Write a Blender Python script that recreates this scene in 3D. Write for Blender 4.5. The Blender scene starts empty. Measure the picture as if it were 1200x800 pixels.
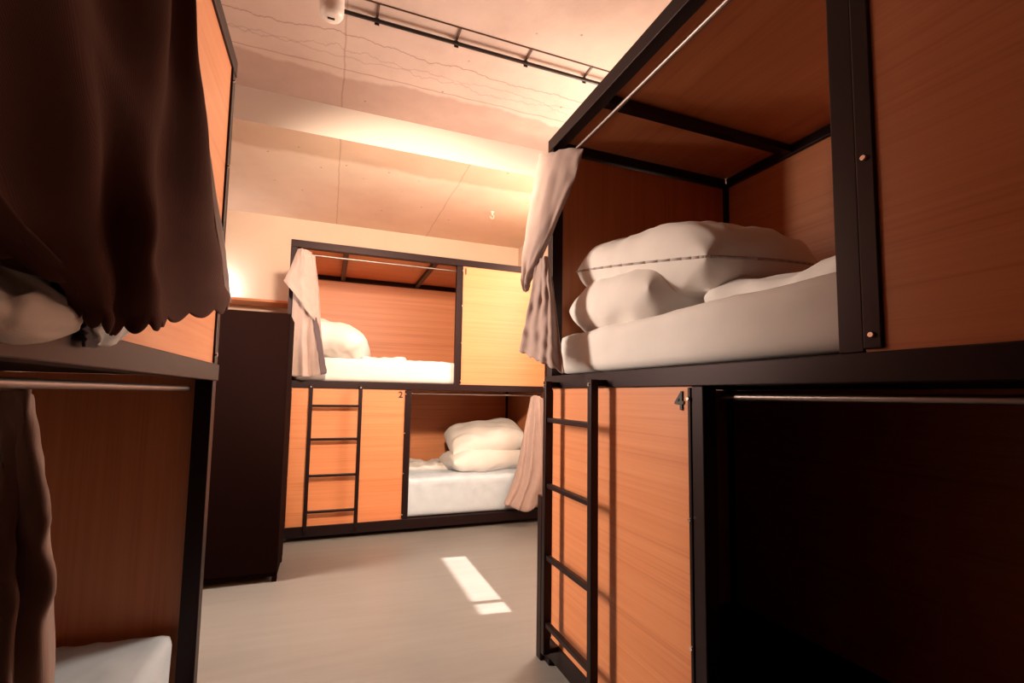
import bpy, bmesh, math, random
from mathutils import Vector, Matrix, noise
random.seed(4)
SC = bpy.context.scene
COL = SC.collection
PI = math.pi
sin, cos = math.sin, math.cos

# ------------------------------------------------------------------ camera
CAM = Vector((0, 0, 1.215))
YAW, PITCH, ROLL = math.radians(20.3206), math.radians(4.4483), math.radians(.9728)
FPX, PCX, PCY = 549.37, 589.63, 420.75
fw = Vector((sin(YAW) * cos(PITCH), cos(YAW) * cos(PITCH), sin(PITCH)))
r0 = Vector((cos(YAW), -sin(YAW), 0)); u0 = r0.cross(fw)
cr = cos(ROLL) * r0 + sin(ROLL) * u0
cu = -sin(ROLL) * r0 + cos(ROLL) * u0
cam = bpy.data.cameras.new('camera'); co = bpy.data.objects.new('camera', cam); COL.objects.link(co)
cam.sensor_width = 36; cam.lens = FPX * 36 / 1200
cam.shift_x = (600 - PCX) / 1200; cam.shift_y = (PCY - 400) / 1200
cam.clip_start = .02
co.matrix_world = Matrix((cr, cu, -fw)).transposed().to_4x4(); co.location = CAM
SC.camera = co

def at(u, v, **k):
    """survey helper: the point of the room on plane X=, Y= or Z= under a measured direction"""
    d = fw + (u - PCX) / FPX * cr - (v - PCY) / FPX * cu
    ax, val = list(k.items())[0]
    i = 'XYZ'.index(ax)
    return CAM + d * ((val - CAM[i]) / d[i])

# ------------------------------------------------------------------ materials
def mat(name, rgb, rough=.6, metal=0, spec=.5):
    m = bpy.data.materials.new(name); m.use_nodes = True
    b = m.node_tree.nodes['Principled BSDF']
    b.inputs['Base Color'].default_value = (*rgb, 1)
    b.inputs['Roughness'].default_value = rough
    b.inputs['Metallic'].default_value = metal
    b.inputs['Specular IOR Level'].default_value = spec
    return m, m.node_tree, b

def nd(nt, t, **k):
    n = nt.nodes.new(t)
    for a, v in k.items(): setattr(n, a, v)
    return n

def ramp(nt, src, stops):
    r = nd(nt, 'ShaderNodeValToRGB'); nt.links.new(src, r.inputs[0])
    els = r.color_ramp.elements
    while len(els) < len(stops): els.new(.5)
    for e, (p, c) in zip(els, stops): e.position = p; e.color = (*c, 1)
    return r.outputs[0]

def coords(nt, scale=(1, 1, 1), kind='Object', rot=(0, 0, 0)):
    tc = nd(nt, 'ShaderNodeTexCoord'); mp = nd(nt, 'ShaderNodeMapping')
    mp.inputs['Scale'].default_value = scale; mp.inputs['Rotation'].default_value = rot
    nt.links.new(tc.outputs[kind], mp.inputs[0]); return mp.outputs[0]

def noise_tex(nt, vec, scale, detail=4, rough=.55, dist=0):
    n = nd(nt, 'ShaderNodeTexNoise'); n.inputs['Scale'].default_value = scale
    n.inputs['Detail'].default_value = detail; n.inputs['Roughness'].default_value = rough
    n.inputs['Distortion'].default_value = dist
    nt.links.new(vec, n.inputs['Vector']); return n.outputs['Fac']

def bump(nt, b, h, strength, dist=.01):
    n = nd(nt, 'ShaderNodeBump'); n.inputs['Strength'].default_value = strength
    n.inputs['Distance'].default_value = dist
    nt.links.new(h, n.inputs['Height']); nt.links.new(n.outputs[0], b.inputs['Normal'])

def wood(name, axis, c0, c1, c2, rough=.45, seed=0):
    """veneer with the grain along one axis: 'u' (length of the bunk), 'z' (upright) or 'v' (depth)"""
    m, nt, b = mat(name, c1, rough)
    st = {'u': (.55, 14, 34), 'v': (14, .55, 34), 'z': (26, 26, .7)}[axis]
    v = coords(nt, st)
    f1 = noise_tex(nt, v, 1.0, 5, .6, .25)
    st2 = {'u': (1.2, 60, 130), 'v': (60, 1.2, 130), 'z': (110, 110, 1.5)}[axis]
    f2 = noise_tex(nt, coords(nt, st2), 1.0, 3, .6)
    mx = nd(nt, 'ShaderNodeMix'); mx.inputs[0].default_value = .38
    nt.links.new(f1, mx.inputs[2]); nt.links.new(f2, mx.inputs[3])
    nt.links.new(ramp(nt, mx.outputs[0], [(.3, c0), (.47, c1), (.68, c2)]), b.inputs['Base Color'])
    bump(nt, b, f2, .08, .002)
    return m

W0, W1, W2 = (.51, .165, .062), (.62, .225, .092), (.68, .27, .118)
M = {}
M['wood_u'] = wood('veneer_along', 'u', W0, W1, W2)
M['wood_z'] = wood('veneer_upright', 'z', W0, W1, W2)
M['wood_v'] = wood('veneer_across', 'v', W0, W1, W2)

m, nt, b = mat('black_frame', (.007, .0032, .0036), .42, 0, .3); M['frame'] = m
f = noise_tex(nt, coords(nt), 180, 2); bump(nt, b, f, .05, .001)
b.inputs['Specular Tint'].default_value = (1, .72, .74, 1)
m, nt, b = mat('black_board', (.007, .004, .004), .6, 0, .15); M['deck'] = m
f = noise_tex(nt, coords(nt), 60, 3); bump(nt, b, f, .05, .001)
M['bolt'] = mat('zinc_bolt', (.75, .70, .66), .25, 1)[0]
M['rod'] = mat('steel_rod', (.34, .27, .25), .42, 1)[0]
m, nt, b = mat('locker_brown', (.0075, .0022, .0017), .8, 0, .03); M['locker'] = m
f = noise_tex(nt, coords(nt), 40, 3); bump(nt, b, f, .04, .001)
M['digit'] = mat('digit_black', (.012, .007, .007), .5)[0]

def cloth(name, rgb, rgb2, weave=3000, strength=.25, sheen=.25):
    m, nt, b = mat(name, rgb, .9, 0, .15)
    b.inputs['Sheen Weight'].default_value = sheen
    f = noise_tex(nt, coords(nt), 9, 4)
    nt.links.new(ramp(nt, f, [(.3, rgb2), (.7, rgb)]), b.inputs['Base Color'])
    w = nd(nt, 'ShaderNodeTexWave'); w.inputs['Scale'].default_value = weave / 10; w.inputs['Distortion'].default_value = 2
    nt.links.new(coords(nt, (1, 1, 3)), w.inputs[0]); bump(nt, b, w.outputs['Fac'], strength, .0012)
    return m
M['curtain'] = cloth('taupe_linen', (.42, .31, .28), (.37, .27, .24))
M['sheet'] = cloth('white_cotton', (.74, .70, .67), (.69, .65, .62), 1800, .1)
M['daylit_sheet'] = cloth('daylit_cotton', (.55, .63, .70), (.49, .57, .65), 1800, .1)  # white cotton tinted blue, cool daylight put into the colour
M['pillow'] = cloth('pillow_cotton', (.77, .72, .68), (.72, .67, .63), 1800, .08)
M['shaded_curtain'] = cloth('shaded_linen', (.115, .045, .033), (.095, .037, .028), sheen=.05)  # curtain linen darkened, the shade of the near aisle put into its colour
M['seam'] = cloth('seam_thread', (.42, .36, .33), (.38, .32, .30), 1800, .08)
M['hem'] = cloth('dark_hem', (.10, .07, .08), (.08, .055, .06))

# concrete ceiling, marked in room coordinates
def concrete(name, c_dark, c_mid, c_light, band=None, joints=(.02,), boards=(3.13,), cracks=()):
    m, nt, b = mat(name, c_mid, .85, 0, .25)
    v = coords(nt)
    big = noise_tex(nt, v, 1.6, 6, .62)
    col = ramp(nt, big, [(.3, c_dark), (.5, c_mid), (.72, c_light)])
    L = nt.links
    def mul(col, fac_sock, tint):
        mx = nd(nt, 'ShaderNodeMix', data_type='RGBA', blend_type='MULTIPLY')
        L.new(fac_sock, mx.inputs[0]); L.new(col, mx.inputs[6]); mx.inputs[7].default_value = (*tint, 1)
        return mx.outputs[2]
    def line_of(sock, at_, w):
        a = nd(nt, 'ShaderNodeMath', operation='SUBTRACT'); L.new(sock, a.inputs[0]); a.inputs[1].default_value = at_
        c = nd(nt, 'ShaderNodeMath', operation='ABSOLUTE'); L.new(a.outputs[0], c.inputs[0])
        d = nd(nt, 'ShaderNodeMapRange'); d.inputs['From Min'].default_value = 0; d.inputs['From Max'].default_value = w
        d.inputs['To Min'].default_value = 1; d.inputs['To Max'].default_value = 0
        L.new(c.outputs[0], d.inputs['Value']); return d.outputs[0]
    def scale(sock, k):
        a = nd(nt, 'ShaderNodeMath', operation='MULTIPLY'); L.new(sock, a.inputs[0]); a.inputs[1].default_value = k; return a.outputs[0]
    # board and pour joints
    sep = nd(nt, 'ShaderNodeSeparateXYZ'); L.new(nd(nt, 'ShaderNodeTexCoord').outputs['Object'], sep.inputs[0])
    wob = noise_tex(nt, v, 5, 3)
    wx = nd(nt, 'ShaderNodeMath', operation='MULTIPLY_ADD'); L.new(wob, wx.inputs[0]); wx.inputs[1].default_value = .03; L.new(sep.outputs[0], wx.inputs[2])
    wy = nd(nt, 'ShaderNodeMath', operation='MULTIPLY_ADD'); L.new(wob, wy.inputs[0]); wy.inputs[1].default_value = .05; L.new(sep.outputs[1], wy.inputs[2])
    for xx in joints: col = mul(col, scale(line_of(wx.outputs[0], xx, .008), .5), (.45, .33, .28))
    for yy in boards: col = mul(col, scale(line_of(wy.outputs[0], yy, .008), .6), (.4, .3, .26))
    # long wandering hairline cracks across the room's width
    big2 = noise_tex(nt, coords(nt, (1, .15, 1)), 1.7, 9, .62)
    for yy, amp, st in cracks:
        wc = nd(nt, 'ShaderNodeMath', operation='MULTIPLY_ADD'); L.new(big2, wc.inputs[0]); wc.inputs[1].default_value = amp; L.new(sep.outputs[1], wc.inputs[2])
        col = mul(col, scale(line_of(wc.outputs[0], yy, .007), st), (.42, .29, .24))
    # small air holes
    vo = nd(nt, 'ShaderNodeTexVoronoi'); vo.inputs['Scale'].default_value = 5.5; L.new(v, vo.inputs['Vector'])
    h = nd(nt, 'ShaderNodeMapRange'); h.inputs['From Min'].default_value = .03; h.inputs['From Max'].default_value = .06
    h.inputs['To Min'].default_value = .7; h.inputs['To Max'].default_value = 0
    L.new(vo.outputs['Distance'], h.inputs['Value']); col = mul(col, h.outputs[0], (.4, .25, .2))
    # darker band along the step, with a wavering edge
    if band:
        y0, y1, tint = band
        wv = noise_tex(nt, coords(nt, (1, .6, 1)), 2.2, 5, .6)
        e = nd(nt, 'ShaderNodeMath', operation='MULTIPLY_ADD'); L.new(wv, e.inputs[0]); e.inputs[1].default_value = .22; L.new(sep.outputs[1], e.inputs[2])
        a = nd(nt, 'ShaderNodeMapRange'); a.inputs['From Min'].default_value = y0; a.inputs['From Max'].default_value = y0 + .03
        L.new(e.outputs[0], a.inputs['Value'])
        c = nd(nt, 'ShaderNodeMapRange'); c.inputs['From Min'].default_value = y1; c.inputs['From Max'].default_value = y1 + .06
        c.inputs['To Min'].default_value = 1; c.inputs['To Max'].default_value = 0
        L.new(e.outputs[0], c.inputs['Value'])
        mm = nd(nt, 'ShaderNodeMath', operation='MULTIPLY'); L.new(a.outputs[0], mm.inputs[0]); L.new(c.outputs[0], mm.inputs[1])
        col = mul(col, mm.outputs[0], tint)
    L.new(col, b.inputs['Base Color'])
    fine = noise_tex(nt, v, 22, 6, .65); bump(nt, b, fine, .25, .004)
    return m
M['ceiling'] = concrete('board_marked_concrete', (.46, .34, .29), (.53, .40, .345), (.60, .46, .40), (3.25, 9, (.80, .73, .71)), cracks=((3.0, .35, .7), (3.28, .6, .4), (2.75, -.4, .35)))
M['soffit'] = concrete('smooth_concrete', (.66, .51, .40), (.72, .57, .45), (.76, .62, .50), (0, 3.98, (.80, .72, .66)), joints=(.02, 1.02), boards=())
M['step'] = mat('painted_step', (.66, .59, .53), .8, 0, .2)[0]

def plaster(name, rgb):
    m, nt, b = mat(name, rgb, .85, 0, .25)
    f = noise_tex(nt, coords(nt), 2.2, 5)
    nt.links.new(ramp(nt, f, [(.3, tuple(c * .93 for c in rgb)), (.7, rgb)]), b.inputs['Base Color'])
    bump(nt, b, noise_tex(nt, coords(nt), 60, 3), .08, .002); return m
M['wall'] = plaster('peach_plaster', (.70, .55, .44))
M['dark_wall'] = plaster('dark_plaster', (.05, .03, .025))

m, nt, b = mat('floor_resin', (.30, .27, .24), .42); M['floor'] = m
v = coords(nt); f = noise_tex(nt, v, .9, 5); g = noise_tex(nt, coords(nt, (.6, 6, 1)), 3, 4)
mx = nd(nt, 'ShaderNodeMix'); mx.inputs[0].default_value = .35; nt.links.new(f, mx.inputs[2]); nt.links.new(g, mx.inputs[3])
nt.links.new(ramp(nt, mx.outputs[0], [(.35, (.195, .182, .168)), (.65, (.245, .23, .213))]), b.inputs['Base Color'])
nt.links.new(ramp(nt, f, [(.3, (.36,) * 3), (.7, (.5,) * 3)]), b.inputs['Roughness'])
M['fixture'] = mat('fixture_white', (.72, .62, .56), .4)[0]
M['slot'] = mat('slot_black', (.01, .008, .008), .5)[0]
M['pipe'] = mat('conduit_black', (.02, .013, .012), .4)[0]
M['clip'] = mat('clip_brown', (.10, .055, .04), .5)[0]
m, nt, b = mat('lamp_glass', (.9, .9, .95), .3); M['lamp'] = m
b.inputs['Emission Color'].default_value = (.75, .9, 1, 1); b.inputs['Emission Strength'].default_value = 70
m, nt, b = mat('window_glass', (1, 1, 1), .02); M['glass'] = m
b.inputs['Transmission Weight'].default_value = 1; b.inputs['IOR'].default_value = 1.02

# ------------------------------------------------------------------ builders
def finish(name, bm, m, parent=None, smooth=False, bevel=0, subsurf=0, solid=0):
    me = bpy.data.meshes.new(name); bm.normal_update(); bm.to_mesh(me); bm.free()
    o = bpy.data.objects.new(name, me); COL.objects.link(o)
    for x in (m if isinstance(m, (list, tuple)) else [m]): me.materials.append(x)
    if smooth:
        for p in me.polygons: p.use_smooth = True
    if solid:
        s = o.modifiers.new('solid', 'SOLIDIFY'); s.thickness = solid; s.offset = 0
    if bevel:
        s = o.modifiers.new('bevel', 'BEVEL'); s.width = bevel; s.segments = 2; s.limit_method = 'ANGLE'
    if subsurf:
        s = o.modifiers.new('sub', 'SUBSURF'); s.levels = subsurf; s.render_levels = subsurf
    if parent: o.parent = parent
    return o

def add_box(bm, x0, x1, y0, y1, z0, z1):
    vs = [bm.verts.new((x, y, z)) for x in (x0, x1) for y in (y0, y1) for z in (z0, z1)]
    for f in ((0, 1, 3, 2), (4, 6, 7, 5), (0, 4, 5, 1), (2, 3, 7, 6), (0, 2, 6, 4), (1, 5, 7, 3)):
        bm.faces.new([vs[i] for i in f])

def box(name, x0, x1, y0, y1, z0, z1, m, parent=None, bevel=.003):
    bm = bmesh.new(); add_box(bm, x0, x1, y0, y1, z0, z1)
    return finish(name, bm, m, parent, bevel=bevel)

def add_cyl(bm, p, q, r, n=16, r2=None):
    p, q = Vector(p), Vector(q); d = q - p
    mt = Matrix.Translation((p + q) / 2) @ d.to_track_quat('Z', 'Y').to_matrix().to_4x4()
    bmesh.ops.create_cone(bm, cap_ends=True, segments=n, radius1=r, radius2=r if r2 is None else r2, depth=d.length, matrix=mt)

def cyl(name, p, q, r, m, parent=None, n=16, bevel=0):
    bm = bmesh.new(); add_cyl(bm, p, q, r, n)
    o = finish(name, bm, m, parent, smooth=True, bevel=bevel)
    s = o.modifiers.new('split', 'EDGE_SPLIT'); s.split_angle = math.radians(40)
    return o

def add_lathe(bm, prof, n=32, mt=Matrix()):
    rings = []
    for r, z in prof:
        rings.append([bm.verts.new(mt @ Vector((r * cos(2 * PI * i / n), r * sin(2 * PI * i / n), z))) for i in range(n)])
    for a, b_ in zip(rings, rings[1:]):
        for i in range(n): bm.faces.new((a[i], a[(i + 1) % n], b_[(i + 1) % n], b_[i]))
    bm.faces.new(rings[0][::-1]); bm.faces.new(rings[-1])

def tag(o, label, cat, group=None):
    o['label'] = label; o['category'] = cat
    if group: o['group'] = group
    return o

def struct(o): o['kind'] = 'structure'; return o

def empty(name, loc, rz=0):
    o = bpy.data.objects.new(name, None); COL.objects.link(o); o.empty_display_size = .2
    o.location = loc; o.rotation_euler = (0, 0, rz); return o

def rounded(size, r, n, seed=0, wr=0, wf=4, top_only=True, extra=None):
    """box with soft rounded edges centred on x,y, standing on z=0; wr wrinkles its skin"""
    bm = bmesh.new()
    sx, sy, sz = size
    N = [max(2, int(round(a / n))) for a in size]
    cache = {}
    def vert(i, j, k):
        key = (i, j, k)
        if key not in cache:
            p = Vector((-sx / 2 + sx * i / N[0], -sy / 2 + sy * j / N[1], sz * k / N[2]))
            c = Vector((max(-sx / 2 + r, min(sx / 2 - r, p.x)), max(-sy / 2 + r, min(sy / 2 - r, p.y)), max(r, min(sz - r, p.z))))
            d = p - c
            if d.length > 1e-6: p = c + d.normalized() * r
            q = p.copy()
            if wr:
                w = noise.noise(Vector((p.x * wf, p.y * wf * 1.3, p.z * wf)) + Vector((seed, seed * 2.1, 0)))
                w2 = 1 - abs(noise.noise(Vector((p.x * wf * 2.2, p.y * wf * 1.1, p.z * wf * 2)) + Vector((seed * 3.3, 0, seed))))
                k_ = 1 if not top_only else max(0, min(1, p.z / sz))
                nrm = d.normalized() if d.length > 1e-6 else Vector((0, 0, 1))
                q += nrm * (wr * (w + .8 * (w2 ** 6)) * k_)
            if extra: q = extra(q)
            cache[key] = bm.verts.new(q)
        return cache[key]
    def quad(a): bm.faces.new([vert(*t) for t in a])
    for i in range(N[0]):
        for j in range(N[1]):
            quad(((i, j, N[2]), (i + 1, j, N[2]), (i + 1, j + 1, N[2]), (i, j + 1, N[2])))
            quad(((i, j, 0), (i, j + 1, 0), (i + 1, j + 1, 0), (i + 1, j, 0)))
    for i in range(N[0]):
        for k in range(N[2]):
            quad(((i, 0, k), (i + 1, 0, k), (i + 1, 0, k + 1), (i, 0, k + 1)))
            quad(((i, N[1], k), (i, N[1], k + 1), (i + 1, N[1], k + 1), (i + 1, N[1], k)))
    for j in range(N[1]):
        for k in range(N[2]):
            quad(((0, j, k), (0, j, k + 1), (0, j + 1, k + 1), (0, j + 1, k)))
            quad(((N[0], j, k), (N[0], j + 1, k), (N[0], j + 1, k + 1), (N[0], j, k + 1)))
    return bm

def pillow_bm(a, b_, t, seed=0, n=30, wr=.012, shape=None, lift=0, corner=.2):
    """stuffed pillow, half sizes a x b, half thickness t, pinched corners, one closed mesh"""
    bm = bmesh.new(); g = {}
    for side in (1, -1):
        for i in range(n + 1):
            for j in range(n + 1):
                edge = i in (0, n) or j in (0, n)
                if side == -1 and edge: g[(side, i, j)] = g[(1, i, j)]; continue
                u, v = sin((i / n * 2 - 1) * PI / 2), sin((j / n * 2 - 1) * PI / 2)
                x = a * u * math.sqrt(1 - corner * v * v); y = b_ * v * math.sqrt(1 - corner * u * u)
                h = ((1 - u ** 4) * (1 - v ** 4)) ** .45
                nz = noise.noise(Vector((x * 5, y * 5, side * 3 + seed)))
                rg = 1 - abs(noise.noise(Vector((x * 6 + seed + y * 3, y * 4 - x * 2, side + seed * 2))))
                rg = max(rg, 1 - abs(noise.noise(Vector((x * 3 - seed + y * 8, y * 3, side * 2 + seed)))))
                z = side * (t * h + h * wr * (nz + .9 * rg ** 5)) + lift * (abs(u) ** 3) * 1
                if edge: z = lift * (abs(u) ** 3) + .004 * nz
                p = Vector((x, y, z))
                if shape: p = shape(p)
                g[(side, i, j)] = bm.verts.new(p)
    for side in (1, -1):
        for i in range(n):
            for j in range(n):
                q = [g[(side, i, j)], g[(side, i + 1, j)], g[(side, i + 1, j + 1)], g[(side, i, j + 1)]]
                if side == -1: q.reverse()
                bm.faces.new(q)
    return bm

def edge_seam(par, a, b_, lift=0, n=72, r=.0045):
    """the sewn edge of a pillow, a thin cord along its rim"""
    bm = bmesh.new(); pts = []
    for k in range(n):
        t = k / n * 4; e = t % 1 * 2 - 1
        u, v = ((e, -1), (1, e), (-e, 1), (-1, -e))[int(t)]
        u, v = sin(u * PI / 2), sin(v * PI / 2)
        pts.append(Vector((a * u * math.sqrt(1 - .2 * v * v), b_ * v * math.sqrt(1 - .2 * u * u), 0)))
    for p, q in zip(pts, pts[1:] + pts[:1]): add_cyl(bm, p, q, r, 6)
    finish('seam', bm, M['seam'], par, smooth=True)

def pillow(name, loc, rot, a, b_, t, seed, label, group, **k):
    bm = pillow_bm(a, b_, t, seed, **k)
    o = finish(name, bm, M['pillow'], smooth=True, subsurf=1)
    o.location = loc; o.rotation_euler = [math.radians(r) for r in rot]
    return tag(o, label, 'pillow', group)

def cat(p0, p1, p2, p3, t):
    return .5 * ((2 * p1) + (p2 - p0) * t + (2 * p0 - 5 * p1 + 4 * p2 - p3) * t * t + (3 * p1 - p0 - 3 * p2 + p3) * t ** 3)

def resample(pts, n):
    out = []; k = len(pts) - 1
    for i in range(n + 1):
        s = i / n * k; a = min(int(s), k - 1); t = s - a
        g = lambda q: pts[max(0, min(k, q))]
        out.append(cat(g(a - 1), g(a), g(a + 1), g(a + 2), t))
    return out

def drape(rows, nu, nv, ripple=0, freq=6, seed=0, axis=Vector((1, 0, 0)), scallop=0, nsc=8, taper=True, rough=.012):
    """cloth surface through rows of points (top to bottom), with folds of its own along axis"""
    rr = [resample([Vector(p) for p in r], nu) for r in rows]
    cols = [resample([r[i] for r in rr], nv) for i in range(nu + 1)]
    bm = bmesh.new(); g = []
    for i in range(nu + 1):
        c = []
        for j in range(nv + 1):
            p = cols[i][j].copy(); s, t = i / nu, j / nv
            ph = freq * 2 * PI * s + 1.3 * noise.noise(Vector((s * 3, t * 2.2, seed)))
            k_ = ripple * (.45 + .55 * t if taper else 1) * (.75 + .5 * noise.noise(Vector((s * 4 + 7, t * 1.5, seed))))
            p += axis * (k_ * sin(ph))
            p += axis * (rough * noise.noise(Vector((s * 6, t * 9, seed + 3))))
            if scallop and j >= nv - 4:
                p.z -= scallop * abs(sin(nsc * PI * s)) * ((j - nv + 4) / 4)
            c.append(bm.verts.new(p))
        g.append(c)
    for i in range(nu):
        for j in range(nv): bm.faces.new((g[i][j], g[i + 1][j], g[i + 1][j + 1], g[i][j + 1]))
    return bm

# ------------------------------------------------------------------ room shell
XL, XR_, YB, YR = -1.60, 2.19, 5.42, -1.35
ZC, ZS, YS = 3.33, 3.085, 3.55
struct(box('floor', XL - .2, XR_ + .2, YR - .2, YB + .2, -.2, 0, M['floor'], bevel=0))
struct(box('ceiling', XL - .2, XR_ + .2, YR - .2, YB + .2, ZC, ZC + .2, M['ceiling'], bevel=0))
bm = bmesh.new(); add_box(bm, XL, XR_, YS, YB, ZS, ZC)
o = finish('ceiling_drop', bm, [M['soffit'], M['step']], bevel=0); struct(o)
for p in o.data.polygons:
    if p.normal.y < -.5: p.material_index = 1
struct(box('wall_back', XL - .2, XR_ + .2, YB, YB + .2, 0, ZC, M['wall'], bevel=0))
struct(box('wall_rear', XL - .2, XR_ + .2, YR - .2, YR, 0, ZC, M['dark_wall'], bevel=0))
RY0, RY1, RZ0, RZ1 = 2.42, 3.41, 1.38, 2.95
bm = bmesh.new()
add_box(bm, XR_, XR_ + .2, YR, RY0, 0, ZC); add_box(bm, XR_, XR_ + .2, RY1, YB, 0, ZC)
add_box(bm, XR_, XR_ + .2, RY0, RY1, 0, RZ0); add_box(bm, XR_, XR_ + .2, RY0, RY1, RZ1, ZC)
struct(finish('wall_right', bm, M['wall']))
w2 = empty('window_2', (XR_ + .015, RY0, RZ0)); struct(w2)
bm = bmesh.new()
add_box(bm, -.012, .012, 0, .012, 0, RZ1 - RZ0); add_box(bm, -.012, .012, RY1 - RY0 - .012, RY1 - RY0, 0, RZ1 - RZ0)
add_box(bm, -.012, .012, .012, RY1 - RY0 - .012, 0, .012); add_box(bm, -.012, .012, .012, RY1 - RY0 - .012, RZ1 - RZ0 - .02, RZ1 - RZ0)
add_box(bm, -.012, .012, .15, .19, .012, RZ1 - RZ0 - .02)
finish('frame', bm, M['frame'], w2)
struct(box('sun_trim_slab', XR_ + .2, XR_ + 1.18, 1.0, 5.0, 3.0, 3.15, M['wall'], bevel=0))  # added unseen overhang that trims the sun to a narrow floor patch
# left wall with the window that lights the room, in the gap beyond the near bunk
WY0, WY1, WZ0, WZ1 = 2.72, 3.36, 1.15, 2.72
bm = bmesh.new()
add_box(bm, XL - .2, XL, YR, WY0, 0, ZC); add_box(bm, XL - .2, XL, WY1, YB, 0, ZC)
add_box(bm, XL - .2, XL, WY0, WY1, 0, WZ0); add_box(bm, XL - .2, XL, WY0, WY1, WZ1, ZC)
struct(finish('wall_left', bm, M['wall']))
wn = empty('window_1', (XL - .1, WY0, WZ0)); struct(wn)
bm = bmesh.new()
hy, hz = WY1 - WY0, WZ1 - WZ0
add_box(bm, -.03, .03, 0, .04, 0, hz); add_box(bm, -.03, .03, hy - .04, hy, 0, hz)
add_box(bm, -.03, .03, .04, hy - .04, 0, .04); add_box(bm, -.03, .03, .04, hy - .04, hz - .03, hz)
add_box(bm, -.03, .03, .04, hy - .04, 1.08, 1.12)
finish('frame', bm, M['frame'], wn, bevel=.004)

# ------------------------------------------------------------------ bunks
L, D = 2.42, 1.15
ZD0, ZD1, ZT0, ZT1 = 1.252, 1.312, 2.432, 2.495
P = .052
LOWZ = (1.215, .87, .52, .165)
UPZ = (2.385, 2.05, 1.70, 1.345)

def digit(txt, u, z, size, v, parent):
    cu_ = bpy.data.curves.new('digit', 'FONT'); cu_.body = txt; cu_.size = size; cu_.extrude = .002; cu_.offset = .0012
    cu_.align_x = 'CENTER'; cu_.align_y = 'CENTER'
    tmp = bpy.data.objects.new('digit_curve', cu_); COL.objects.link(tmp)
    bpy.context.view_layer.update()
    me = bpy.data.meshes.new_from_object(tmp.evaluated_get(bpy.context.evaluated_depsgraph_get()))
    bpy.data.objects.remove(tmp); bpy.data.curves.remove(cu_)
    me.transform(Matrix.Translation((u, v, z)) @ Matrix.Rotation(PI / 2, 4, 'X'))
    o = bpy.data.objects.new('bed_number', me); COL.objects.link(o); me.materials.clear(); me.materials.append(M['digit']); o.parent = parent
    o['label'] = 'black bed number %s' % txt
    return o

def bolts(parent, u, zs, v=-.004):
    for z in zs:
        bm = bmesh.new(); add_cyl(bm, (u, v, z), (u, v - .006, z), .007, 10, .005)
        finish('bolt', bm, M['bolt'], parent, smooth=False)

def ladder(root, ua, ub, zs):
    """rails stand off the front and turn back to the frame at both ends"""
    lad = box('ladder', ua - .001, ub + .031, -.068, -.046, zs[0] - .011, zs[0] + .011, M['frame'], root, .004)
    lad['label'] = 'black steel bunk ladder'
    for u in (ua, ub):
        bm = bmesh.new()
        add_box(bm, u, u + .03, -.075, -.043, .105, 1.283)
        add_box(bm, u + .002, u + .028, -.045, .004, 1.255, 1.281)
        add_box(bm, u + .002, u + .028, -.045, .004, .107, .13)
        finish('rail', bm, M['frame'], lad, bevel=.004)
        bm = bmesh.new(); add_cyl(bm, (u + .015, -.074, 1.262), (u + .015, -.080, 1.262), .009, 12, .006)
        finish('bolt', bm, M['bolt'], lad)
    for z in zs[1:]:
        box('rung', ua + .028, ub + .002, -.068, -.046, z - .011, z + .011, M['frame'], lad, .004)

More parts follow.
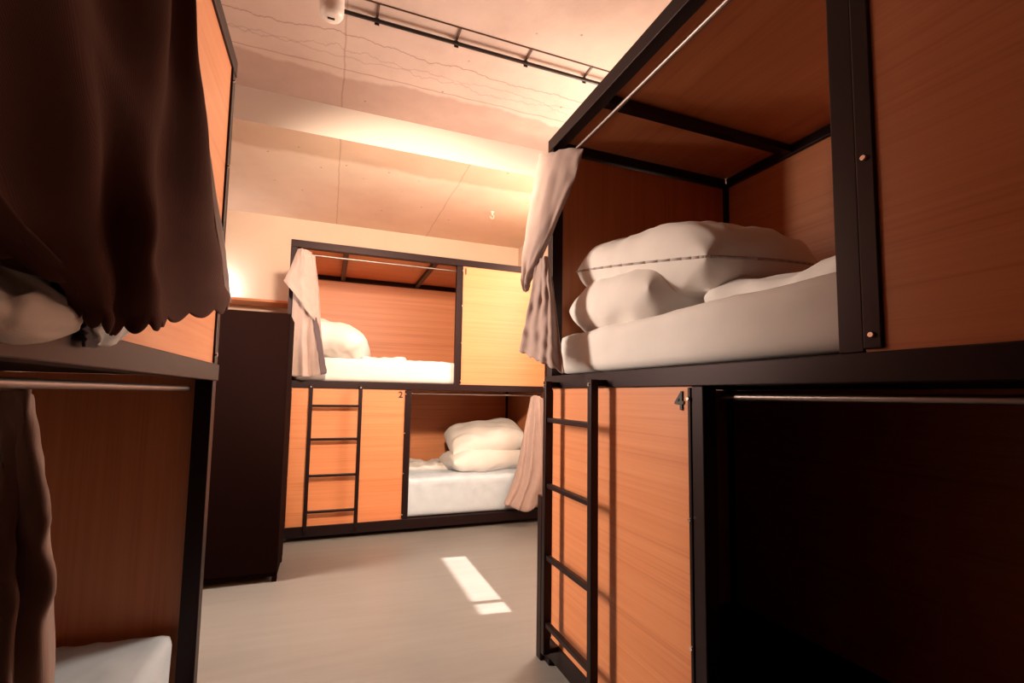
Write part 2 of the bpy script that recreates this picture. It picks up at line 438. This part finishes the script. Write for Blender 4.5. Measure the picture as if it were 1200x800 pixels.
def bunk(label, loc, rz, um, ul, lad=None, nums=(None, None), roof_cross=(.42, 1.22)):
    r = empty('bunk_bed', loc, rz); tag(r, label, 'bunk bed', 'wooden capsule bunks')
    f = M['frame']
    for u, v in ((0, 0), (L - P, 0), (0, D - P), (L - P, D - P)):
        box('post', u, u + P, v, v + .056, 0, ZT1 if v == 0 else ZT0 + .02, f, r)
    box('post', um, um + .05, 0, .05, ZD1, ZT0, f, r)
    box('post', ul, ul + .045, 0, .05, .125, ZD0, f, r)
    # front rails
    box('top_rail', 0, L, -.004, .05, ZT0, ZT1, f, r)
    box('deck_rail', -.002, L + .002, -.006, .05, ZD0, ZD1, f, r)
    box('bottom_rail', 0, L, -.004, .05, .04, .125, f, r)
    # back and end rails at the top, under the roof board
    box('top_rail', P, L - P, D - .05, D - .004, ZT0 - .005, ZT0 + .043, f, r)
    box('top_rail', .004, P, .05, D - P, ZT0 - .005, ZT0 + .043, f, r)
    box('top_rail', L - P, L - .004, .05, D - P, ZT0 - .005, ZT0 + .043, f, r)
    for u in roof_cross: box('roof_crossbar', u, u + .045, .05, D - .05, ZT0 + .0, ZT0 + .036, f, r)
    box('roof_board', .01, L - .01, .02, D - .005, ZT0 + .044, ZT0 + .06, M['wood_u'], r, .001)
    # decks
    box('upper_deck', .004, L - .004, .05, D - .004, ZD0 + .015, ZD1, M['deck'], r)
    box('lower_deck', .004, L - .004, .05, D - .004, .075, .125, M['deck'], r)
    # boards
    for z0, z1 in ((.125, ZD0 + .014), (ZD1, ZT0 - .006)):
        box('back_board', P, L - P, D - .03, D - .012, z0, z1, M['wood_u'], r, .001)
        box('end_board', .012, .03, .056, D - P, z0, z1, M['wood_z'], r, .001)
        box('end_board', L - .03, L - .012, .056, D - P, z0, z1, M['wood_z'], r, .001)
    up = box('front_board', um + .05, L - P, .004, .022, ZD1, ZT0, M['wood_u'], r, .001)
    lo = box('front_board', P, ul, .004, .022, .125, ZD0, M['wood_u'], r, .001)
    # fixing strips with their bolts
    def strip(u0, u1, z0, z1, zs):
        s_ = box('fixing_strip', u0, u1, -.004, .006, z0, z1, f, r, .003)
        bolts(s_, (u0 + u1) / 2, zs)
    strip(um + .05, um + .085 if rz < 0 else um + .06, ZD1 + .006, ZT0, UPZ)
    strip(L - P - .012, L - P, ZD1 + .004, ZT0, UPZ)
    strip(ul - .012, ul + .001, .13, ZD0 - .004, LOWZ)
    strip(P - .001, P + .012, .13, ZD0 - .004, LOWZ)
    # curtain rods just inside the openings
    cyl('curtain_rod', (P, .075, ZT0 - .035), (um, .075, ZT0 - .035), .009, M['rod'], r, 12)
    cyl('curtain_rod', (ul + .045, .075, ZD0 - .03), (L - P, .075, ZD0 - .03), .009, M['rod'], r, 12)
    if lad: ladder(r, *lad)
    if nums[0]: digit(nums[0], um + .085, ZT0 - .05, .085, .001, r)
    if nums[1]: digit(nums[1], ul - .05, ZD0 - .046, .078, .001, r)
    return r

bb = bunk('wood and black steel bunk along the back wall, facing the room', (-.346, 4.227, 0), 0, 1.435, .998,
          (.197, .588, (1.106, .832, .538, .25)), ('1', '2'))
rb = bunk('tall wooden bunk at the right with bed number 4 and a ladder', (.987, 2.055, 0), -PI / 2, 1.39, .966,
          (.12, .507, (1.11, .822, .514, .232)), (None, '4'))
lb = bunk('wooden bunk at the left behind the dark hanging curtain', (-.391, 2.0 - L, 0), PI / 2, 1.40, .97)
# base plate on the outer corner of the bunk with the number 4
cp = box('corner_plate', -.046, 0, -.02, .03, 0, .745, M['frame'], rb, .004)
for z in (.56, .33):
    bm = bmesh.new(); add_cyl(bm, (-.046, 0, z), (-.054, 0, z), .012, 12, .009); finish('bolt', bm, M['bolt'], cp)

# ------------------------------------------------------------------ locker and shelf by the back wall
lk = empty('locker', (-.262, 3.43, 0)); tag(lk, 'tall plain dark brown locker standing between the left bunk and the back bunk', 'locker')
box('body', -.55, 0, 0, .42, .03, 1.742, M['locker'], lk, .004)
box('door', -.545, -.006, -.018, -.001, .06, 1.736, M['locker'], lk, .003)
for x in (-.54, -.03):
    for y in (.01, .37): box('foot', x, x + .03, y - .02, y + .02, 0, .031, M['locker'], lk, .003)
sh = box('wall_shelf', -1.55, -.40, 5.12, YB - .001, 2.10, 2.125, M['wood_u'], None, .003)
tag(sh, 'plain wooden shelf fixed on the back wall above the dark locker', 'shelf')
lamp = empty('table_lamp', (-1.10, 5.33, 2.125)); tag(lamp, 'small glowing lamp on the wall shelf behind the left bunk', 'lamp')
bm = bmesh.new(); add_lathe(bm, [(.05, 0), (.05, .012), (.012, .02), (.012, .09)], 20); finish('base', bm, M['frame'], lamp, smooth=True)
bm = bmesh.new(); bmesh.ops.create_uvsphere(bm, u_segments=20, v_segments=12, radius=.055, matrix=Matrix.Translation((0, 0, .14)))
finish('globe', bm, M['lamp'], lamp, smooth=True)

# ------------------------------------------------------------------ ceiling things
cf = empty('ceiling_sensor', (-.07, 2.47, ZC)); tag(cf, 'white rounded cylinder with a dark slot hanging from the concrete ceiling', 'ceiling sensor')
bm = bmesh.new()
add_lathe(bm, [(.058, 0), (.062, -.02), (.062, -.13), (.060, -.15), (.050, -.168), (.03, -.176), (.001, -.178)], 32)
finish('housing', bm, M['fixture'], cf, smooth=True)
box('slot', -.018, .018, -.006, .006, -.181, -.174, M['slot'], cf, .002)
cd = empty('cable_conduit', (0, 2.57, ZC)); tag(cd, 'thin black conduit clipped along the concrete ceiling', 'conduit')
cyl('pipe', (-.02, .01, -.03), (2.15, .01, -.03), .011, M['pipe'], cd, 12)
box('backing_strip', -.02, 2.15, -.084, -.078, -.006, 0, M['clip'], cd, .001)
for x in (.16, .62, 1.07, 1.49):
    c = box('clip', x, x + .014, -.08, .022, -.008, 0, M['clip'], cd, .002)
    bm = bmesh.new(); add_box(bm, x - .006, x + .02, .019, .025, -.046, -.005); finish('clip_tab', bm, M['pipe'], c)
hk = empty('ceiling_hook', (1.49, 4.42, ZS)); tag(hk, 'small white hook screwed into the lower ceiling above the back bunk', 'hook')
bm = bmesh.new(); add_lathe(bm, [(.022, 0), (.022, -.006), (.008, -.012), (.008, -.03)], 16); finish('plate', bm, M['fixture'], hk, smooth=True)
bm = bmesh.new()
pr = None
for i in range(9):
    a = PI * 1.5 * i / 8; p = Vector((.02 * sin(a), .0, -.05 + .02 * cos(a)))
    if pr is not None: add_cyl(bm, pr, p, .004, 8)
    pr = p
finish('hook_wire', bm, M['fixture'], hk, smooth=True)

# ------------------------------------------------------------------ mattresses
def mattress(name, x0, x1, y0, y1, z0, h, label, seed, wr=.008, m='sheet'):
    bm = rounded((x1 - x0, y1 - y0, h), min(.03, h * .4), .03, seed, wr, 4)
    o = finish(name, bm, M[m], smooth=True); o.location = ((x0 + x1) / 2, (y0 + y1) / 2, z0)
    return tag(o, label, 'mattress', 'white sheeted mattresses')
mattress('mattress', 1.02, 2.10, -.27, 1.995, ZD1 + .01, .178, 'white mattress in the upper berth of the bunk with number 4', 1, .006)
mattress('mattress', -.285, 2.01, 4.262, 5.34, ZD1, .20, 'white mattress in the upper berth of the back bunk', 2, .010)
mattress('mattress', -.285, 2.01, 4.262, 5.34, .126, .335, 'white mattress in the lower berth of the back bunk, tinted for cool daylight', 3, .014, 'daylit_sheet')
mattress('mattress', -1.50, -.455, -.34, 1.935, .126, .275, 'white mattress tinted daylight blue in the lower berth of the left bunk', 4, .010, 'daylit_sheet')
mattress('mattress', -1.50, -.455, -.34, 1.935, ZD1, .17, 'white mattress behind the dark curtain of the left bunk', 5, .006)

# ------------------------------------------------------------------ pillows
G1 = 'pillows piled in the bunk with number 4'
def arch(k):
    def f_(p): return Vector((p.x, p.y, p.z - k * p.x * p.x + k * .05))
    return f_
pillow('pillow', (1.31, 1.65, 1.60), (3, -2, 87), .36, .29, .125, 1.0, 'white lower pillow under another on the bunk with number 4', G1, wr=.03)
pillow('pillow', (1.36, 1.545, 1.755), (-4, -10, 93), .435, .30, .14, 5.0, 'big white upper pillow atop the pile on the bunk with number 4', G1, wr=.035)
edge_seam(bpy.data.objects['pillow.001'], .435, .30)
G2 = 'pillows on the back bunk'
pillow('pillow', (.02, 4.80, 1.675), (12, 10, 80), .42, .34, .15, 9.0, 'white pillow beside the curtain in the upper berth of back bunk', G2, wr=.03, corner=.06)
pillow('pillow', (1.53, 4.70, .56), (-4, -2, 4), .41, .27, .11, 12.0, 'white lower pillow of the two in the low back berth', G2, wr=.03, corner=.05)
pillow('pillow', (1.57, 4.76, .765), (16, -9, -6), .40, .29, .13, 15.0, 'white upper pillow of the two in the low back berth', G2, wr=.03, corner=.05)

# folded sheets
def sheet(name, size, loc, rot, seed, label, wr=.03, wf=6, extra=None):
    bm = rounded(size, min(.03, size[2] * .45), .022, seed, wr, wf, True, extra)
    o = finish(name, bm, M['sheet'], smooth=True, subsurf=1); o.location = loc; o.rotation_euler = [math.radians(r) for r in rot]
    return tag(o, label, 'bedding')
sheet('folded_sheet', (.42, .62, .09), (1.42, .95, 1.492), (0, 0, 4), 3, 'rumpled white sheet folded beside the pillows on the bunk with number 4', .03)
sheet('folded_sheet', (.42, .5, .05), (.48, 4.8, 1.508), (0, 0, 2), 8, 'thin rumpled white sheet by the pillow in the upper back berth', .02)
sheet('folded_sheet', (.5, .5, .045), (.98, 4.95, .455), (0, 0, -8), 11, 'rumpled white sheet beside the two pillows in the low back berth', .03)

# ------------------------------------------------------------------ curtains
def curtain(label): 
    c = empty('curtain', (0, 0, 0)); tag(c, label, 'curtain', 'taupe bunk curtains'); return c
def piece(name, par, rows, nu=40, nv=40, **k):
    m_ = k.pop('m', M['curtain'])
    return finish(name, drape(rows, nu, nv, **k), m_, par, smooth=True, solid=.004)

# on the bunk with number 4: gathered on the outer corner, hanging out in front of the frame
c = curtain('taupe curtain gathered at the corner of the bunk with number 4')
R_ = lambda u, v, x: at(u, v, X=x)
piece('upper_drape', c, [
    [R_(632, 181, .90), R_(648, 178, .93), R_(664, 174, .94), R_(684, 174, .98)],
    [R_(624, 225, .87), R_(638, 220, .90), R_(655, 215, .92), R_(674, 208, .96)],
    [R_(615, 280, .85), R_(627, 275, .86), R_(640, 270, .88), R_(655, 255, .92)],
    [R_(611, 322, .84), R_(615, 325, .85), R_(620, 326, .86), R_(634, 305, .90)],
    [R_(613, 340, .85), R_(616, 342, .85), R_(619, 340, .86), R_(624, 325, .88)]],
    ripple=.008, freq=2.5, seed=2, axis=Vector((-.7, -.7, 0)))
piece('lower_drape', c, [
    [R_(629, 300, .88), R_(634, 303, .885), R_(640, 300, .89), R_(645, 303, .92)],
    [R_(622, 345, .86), R_(632, 345, .87), R_(641, 345, .88), R_(650, 350, .91)],
    [R_(614, 385, .84), R_(628, 386, .86), R_(641, 388, .87), R_(655, 395, .91)],
    [R_(609, 409, .83), R_(625, 418, .85), R_(640, 425, .86), R_(661, 436, .91)]],
    ripple=.011, freq=4, seed=5, axis=Vector((-.7, -.7, 0)), scallop=.012, nsc=6)

# upper back berth
c = curtain('pale curtain bunched at the top corner of the back bunk above its ladder')
Bk = lambda u, v, y: at(u, v, Y=y)
piece('inner_drape', c, [
    [Bk(350, 294, 4.19), Bk(357, 294, 4.17), Bk(364, 297, 4.18), Bk(369, 299, 4.2)],
    [Bk(344, 340, 4.18), Bk(356, 340, 4.15), Bk(366, 340, 4.17), Bk(374, 345, 4.2)],
    [Bk(341, 390, 4.18), Bk(353, 392, 4.14), Bk(366, 392, 4.16), Bk(377, 395, 4.2)],
    [Bk(337, 440, 4.17), Bk(351, 441, 4.13), Bk(366, 441, 4.15), Bk(382, 438, 4.2)]],
    ripple=.018, freq=3, seed=8, axis=Vector((0, -1, 0)))
fl = piece('folded_flap', c, [
    [Bk(349, 292, 4.16), Bk(353, 291, 4.13), Bk(357, 292, 4.13), Bk(365, 295, 4.16)],
    [Bk(341, 312, 4.13), Bk(349, 315, 4.10), Bk(358, 318, 4.10), Bk(369, 322, 4.14)],
    [Bk(333, 328, 4.11), Bk(344, 338, 4.08), Bk(358, 350, 4.08), Bk(371, 352, 4.13)],
    [Bk(334, 329, 4.12), Bk(346, 345, 4.08), Bk(360, 365, 4.08), Bk(369, 376, 4.13)]],
    ripple=.010, freq=2, seed=3, axis=Vector((0, -1, 0)), nu=30, nv=24)
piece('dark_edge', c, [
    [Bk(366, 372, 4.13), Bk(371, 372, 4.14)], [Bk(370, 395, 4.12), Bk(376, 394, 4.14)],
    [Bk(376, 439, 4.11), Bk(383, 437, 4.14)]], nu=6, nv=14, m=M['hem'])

# lower back berth, hanging at its far end
c = curtain('pale curtain hanging at the foot of the low back berth beside two pillows')
piece('drape', c, [
    [Bk(622, 465, 4.22), Bk(627, 463, 4.18), Bk(631, 464, 4.17), Bk(638, 468, 4.2)],
    [Bk(615, 500, 4.20), Bk(624, 500, 4.15), Bk(632, 500, 4.13), Bk(642, 500, 4.18)],
    [Bk(604, 555, 4.18), Bk(618, 555, 4.12), Bk(630, 552, 4.12), Bk(645, 545, 4.17)],
    [Bk(590, 590, 4.17), Bk(604, 596, 4.10), Bk(618, 599, 4.08), Bk(640, 585, 4.15)]],
    ripple=.03, freq=3.2, seed=11, axis=Vector((0, -1, 0)), nu=60)

# left bunk, upper: the big dark curtain, out in front of the frame, with scalloped hem
c = curtain('big dark curtain with scalloped hem over the upper left berth')
top = [(-.34, .05, 2.40), (-.31, .25, 2.40), (-.34, .45, 2.40), (-.30, .62, 2.40), (-.32, .78, 2.40)]
piece('drape', c, [
    top,
    [(-.36, .10, 2.0), (-.28, .35, 2.0), (-.31, .58, 2.0), (-.26, .76, 2.0), R_(214, -60, -.25)],
    [(-.40, .20, 1.72), (-.31, .44, 1.72), (-.30, .64, 1.72), R_(190, 150, -.27), R_(239, 150, -.25)],
    [(-.42, .34, 1.52), (-.36, .50, 1.50), R_(110, 290, -.32), R_(185, 290, -.27), R_(261, 290, -.25)],
    [(-.44, .48, 1.43), R_(60, 320, -.36), R_(115, 378, -.33), R_(190, 374, -.28), R_(268, 356, -.25)]],
    ripple=.02, freq=4.6, seed=21, axis=Vector((1, -.2, 0)), nu=240, nv=80, scallop=.016, nsc=19, m=M['shaded_curtain'])
piece('edge_strip', c, [  # paler strip along the curtain's outer edge
    [R_(204, -60, -.252), R_(216, -60, -.245)], [R_(234, 150, -.252), R_(241, 150, -.245)],
    [R_(256, 290, -.252), R_(263, 290, -.245)], [R_(263, 352, -.252), R_(270, 354, -.245)]], nu=4, nv=60, rough=.003)
piece('back_fold', c, [
    [(-.40, .40, 1.75), (-.385, .62, 1.72), (-.375, .80, 1.70), (-.37, .95, 1.70)],
    [(-.41, .50, 1.52), (-.385, .68, 1.50), (-.375, .84, 1.48), (-.365, .98, 1.47)],
    [(-.41, .56, 1.42), R_(45, 302, -.385), R_(100, 330, -.37), R_(160, 352, -.36)],
    [(-.405, .60, 1.38), R_(60, 325, -.39), R_(112, 362, -.372), R_(175, 378, -.352)]],
    ripple=.012, freq=3, seed=24, axis=Vector((1, -.2, 0)), nu=60, nv=40, scallop=.008, nsc=6, m=M['shaded_curtain'])

# left bunk, lower
c = curtain('taupe curtain bunched on the rod of the lower left berth')
def fold_rows(pts, w): return pts
piece('drape', c, [
    [R_(-14, 458, -.46), R_(2, 457, -.44), R_(18, 456, -.41), R_(30, 456, -.395), R_(37, 462, -.44)],
    [R_(-10, 520, -.46), R_(6, 520, -.43), R_(22, 540, -.41), R_(42, 540, -.39), R_(50, 540, -.44)],
    [R_(-14, 620, -.45), R_(4, 620, -.42), R_(20, 620, -.41), R_(50, 625, -.38), R_(58, 625, -.44)],
    [R_(-24, 720, -.44), R_(-4, 720, -.41), R_(16, 720, -.40), R_(52, 728, -.375), R_(62, 725, -.43)],
    [R_(-40, 900, -.44), R_(-20, 900, -.41), R_(6, 900, -.40), R_(46, 900, -.38), R_(56, 900, -.43)]],
    ripple=.012, freq=3, seed=31, axis=Vector((1, -.4, 0)), nu=60, nv=60)

# duvet spilling over the upper left deck
dv = empty('duvet', (0, 0, 0)); tag(dv, 'white duvet spilling out from under the dark left curtain', 'duvet')
piece('fold', dv, [
    [(-.62, .30, 1.51), (-.60, .55, 1.51), (-.58, .75, 1.50), (-.56, .88, 1.495)],
    [(-.47, .36, 1.47), R_(-40, 310, -.45), R_(25, 325, -.43), R_(86, 352, -.425)],
    [(-.39, .40, 1.40), R_(-30, 340, -.345), R_(38, 352, -.335), R_(94, 366, -.36)],
    [(-.36, .42, 1.33), R_(-30, 372, -.325), R_(40, 382, -.315), R_(95, 376, -.35)],
    [(-.37, .43, 1.30), R_(-30, 390, -.345), R_(42, 400, -.335), R_(90, 387, -.36)],
    [(-.40, .45, 1.315), R_(-25, 388, -.40), R_(42, 396, -.40), R_(88, 384, -.40)]],
    ripple=.003, freq=1.5, seed=41, axis=Vector((1, 0, .3)), m=M['sheet'], rough=.004)
piece('corner', dv, [
    [(-.52, .93, 1.488), (-.50, 1.02, 1.488), (-.48, 1.15, 1.488)],
    [R_(104, 372, -.40), R_(125, 368, -.40), R_(160, 368, -.40)],
    [R_(106, 384, -.378), R_(130, 384, -.376), R_(156, 380, -.378)],
    [R_(112, 398, -.376), R_(122, 406, -.374), R_(142, 398, -.376)]],
    ripple=.006, freq=2, seed=44, axis=Vector((1, 0, 0)), m=M['sheet'], nu=20, nv=20, rough=.004)

tg = piece('dark_tag', dv, [
    [R_(99, 372, -.384), R_(112, 372, -.384)], [R_(97, 390, -.376), R_(112, 390, -.376)], [R_(98, 406, -.374), R_(111, 408, -.374)]],
    nu=6, nv=10, m=M['hem'])
tg['label'] = 'black cloth tag'

# set the origin of each draped thing at its own base
for r in [o for o in COL.objects if o.type == 'EMPTY' and o.get('category') in ('curtain', 'duvet')]:
    ks = list(r.children); vs = [v.co for k in ks for v in k.data.vertices]
    base = Vector((sum(v.x for v in vs) / len(vs), sum(v.y for v in vs) / len(vs), min(v.z for v in vs)))
    for k in ks: k.data.transform(Matrix.Translation(-base))
    r.location = base

# ------------------------------------------------------------------ light
P_LEFT, P_RIGHT, P_SUN, P_WARM, P_SPOT, P_UP = 72, 95, 15, 8, 590, 20
def area(name, loc, tgt, sx, sy, power, color, spread=180):
    l = bpy.data.lights.new(name, 'AREA'); l.shape = 'RECTANGLE'; l.size = sx; l.size_y = sy; l.energy = power; l.color = color; l.spread = math.radians(spread)
    o = bpy.data.objects.new(name, l); COL.objects.link(o); o.location = loc
    o.rotation_euler = (Vector(tgt) - Vector(loc)).to_track_quat('-Z', 'Y').to_euler(); return o
area('daylight_left', (XL - .12, 3.08, 1.95), (2, 2.5, .3), .5, 1.4, P_LEFT, (1, .82, .67), 120)
area('daylight_right', (XR_ + .1, 3.1, 2.15), (-2, 2.3, 1.2), .55, 1.5, P_RIGHT, (1, .82, .66))
sun = bpy.data.lights.new('sun', 'SUN'); sun.energy = P_SUN; sun.color = (1, .9, .8); sun.angle = math.radians(.6)
so = bpy.data.objects.new('sun', sun); COL.objects.link(so)
so.rotation_euler = Vector((-1, .1, -1.19)).to_track_quat('-Z', 'Y').to_euler()
w = bpy.data.worlds.new('world'); SC.world = w; w.use_nodes = True
w.node_tree.nodes['Background'].inputs[0].default_value = (.85, .92, 1, 1)
w.node_tree.nodes['Background'].inputs[1].default_value = .8
def point(name, loc, power, color, r=.05):
    l = bpy.data.lights.new(name, 'POINT'); l.energy = power; l.color = color; l.shadow_soft_size = r
    o = bpy.data.objects.new(name, l); COL.objects.link(o); o.location = loc; return o
point('warm_fill', (1.9, 2.35, 2.72), P_WARM, (1, .74, .52), .08)  # added unseen point light, brightens the ceiling step from the right

point('soffit_fill', (2.08, 3.85, 2.70), P_UP, (1, .76, .54), .06)  # added unseen point light to lift the lower ceiling and back panel
sp = bpy.data.lights.new('bunk_fill', 'SPOT'); sp.energy = P_SPOT; sp.color = (1, .76, .55); sp.spot_size = math.radians(72); sp.spot_blend = .5; sp.shadow_soft_size = .12  # added unseen spot that fills the back bunk with light
o = bpy.data.objects.new('bunk_fill', sp); COL.objects.link(o); o.location = (.25, 1.25, 2.52)
o.rotation_euler = (Vector((.60, 4.2, 1.85)) - o.location).to_track_quat('-Z', 'Y').to_euler()

SC.view_settings.view_transform = 'Standard'; SC.view_settings.look = 'None'
SC.view_settings.exposure = 0; SC.view_settings.gamma = 1
SC.view_settings.use_curve_mapping = False
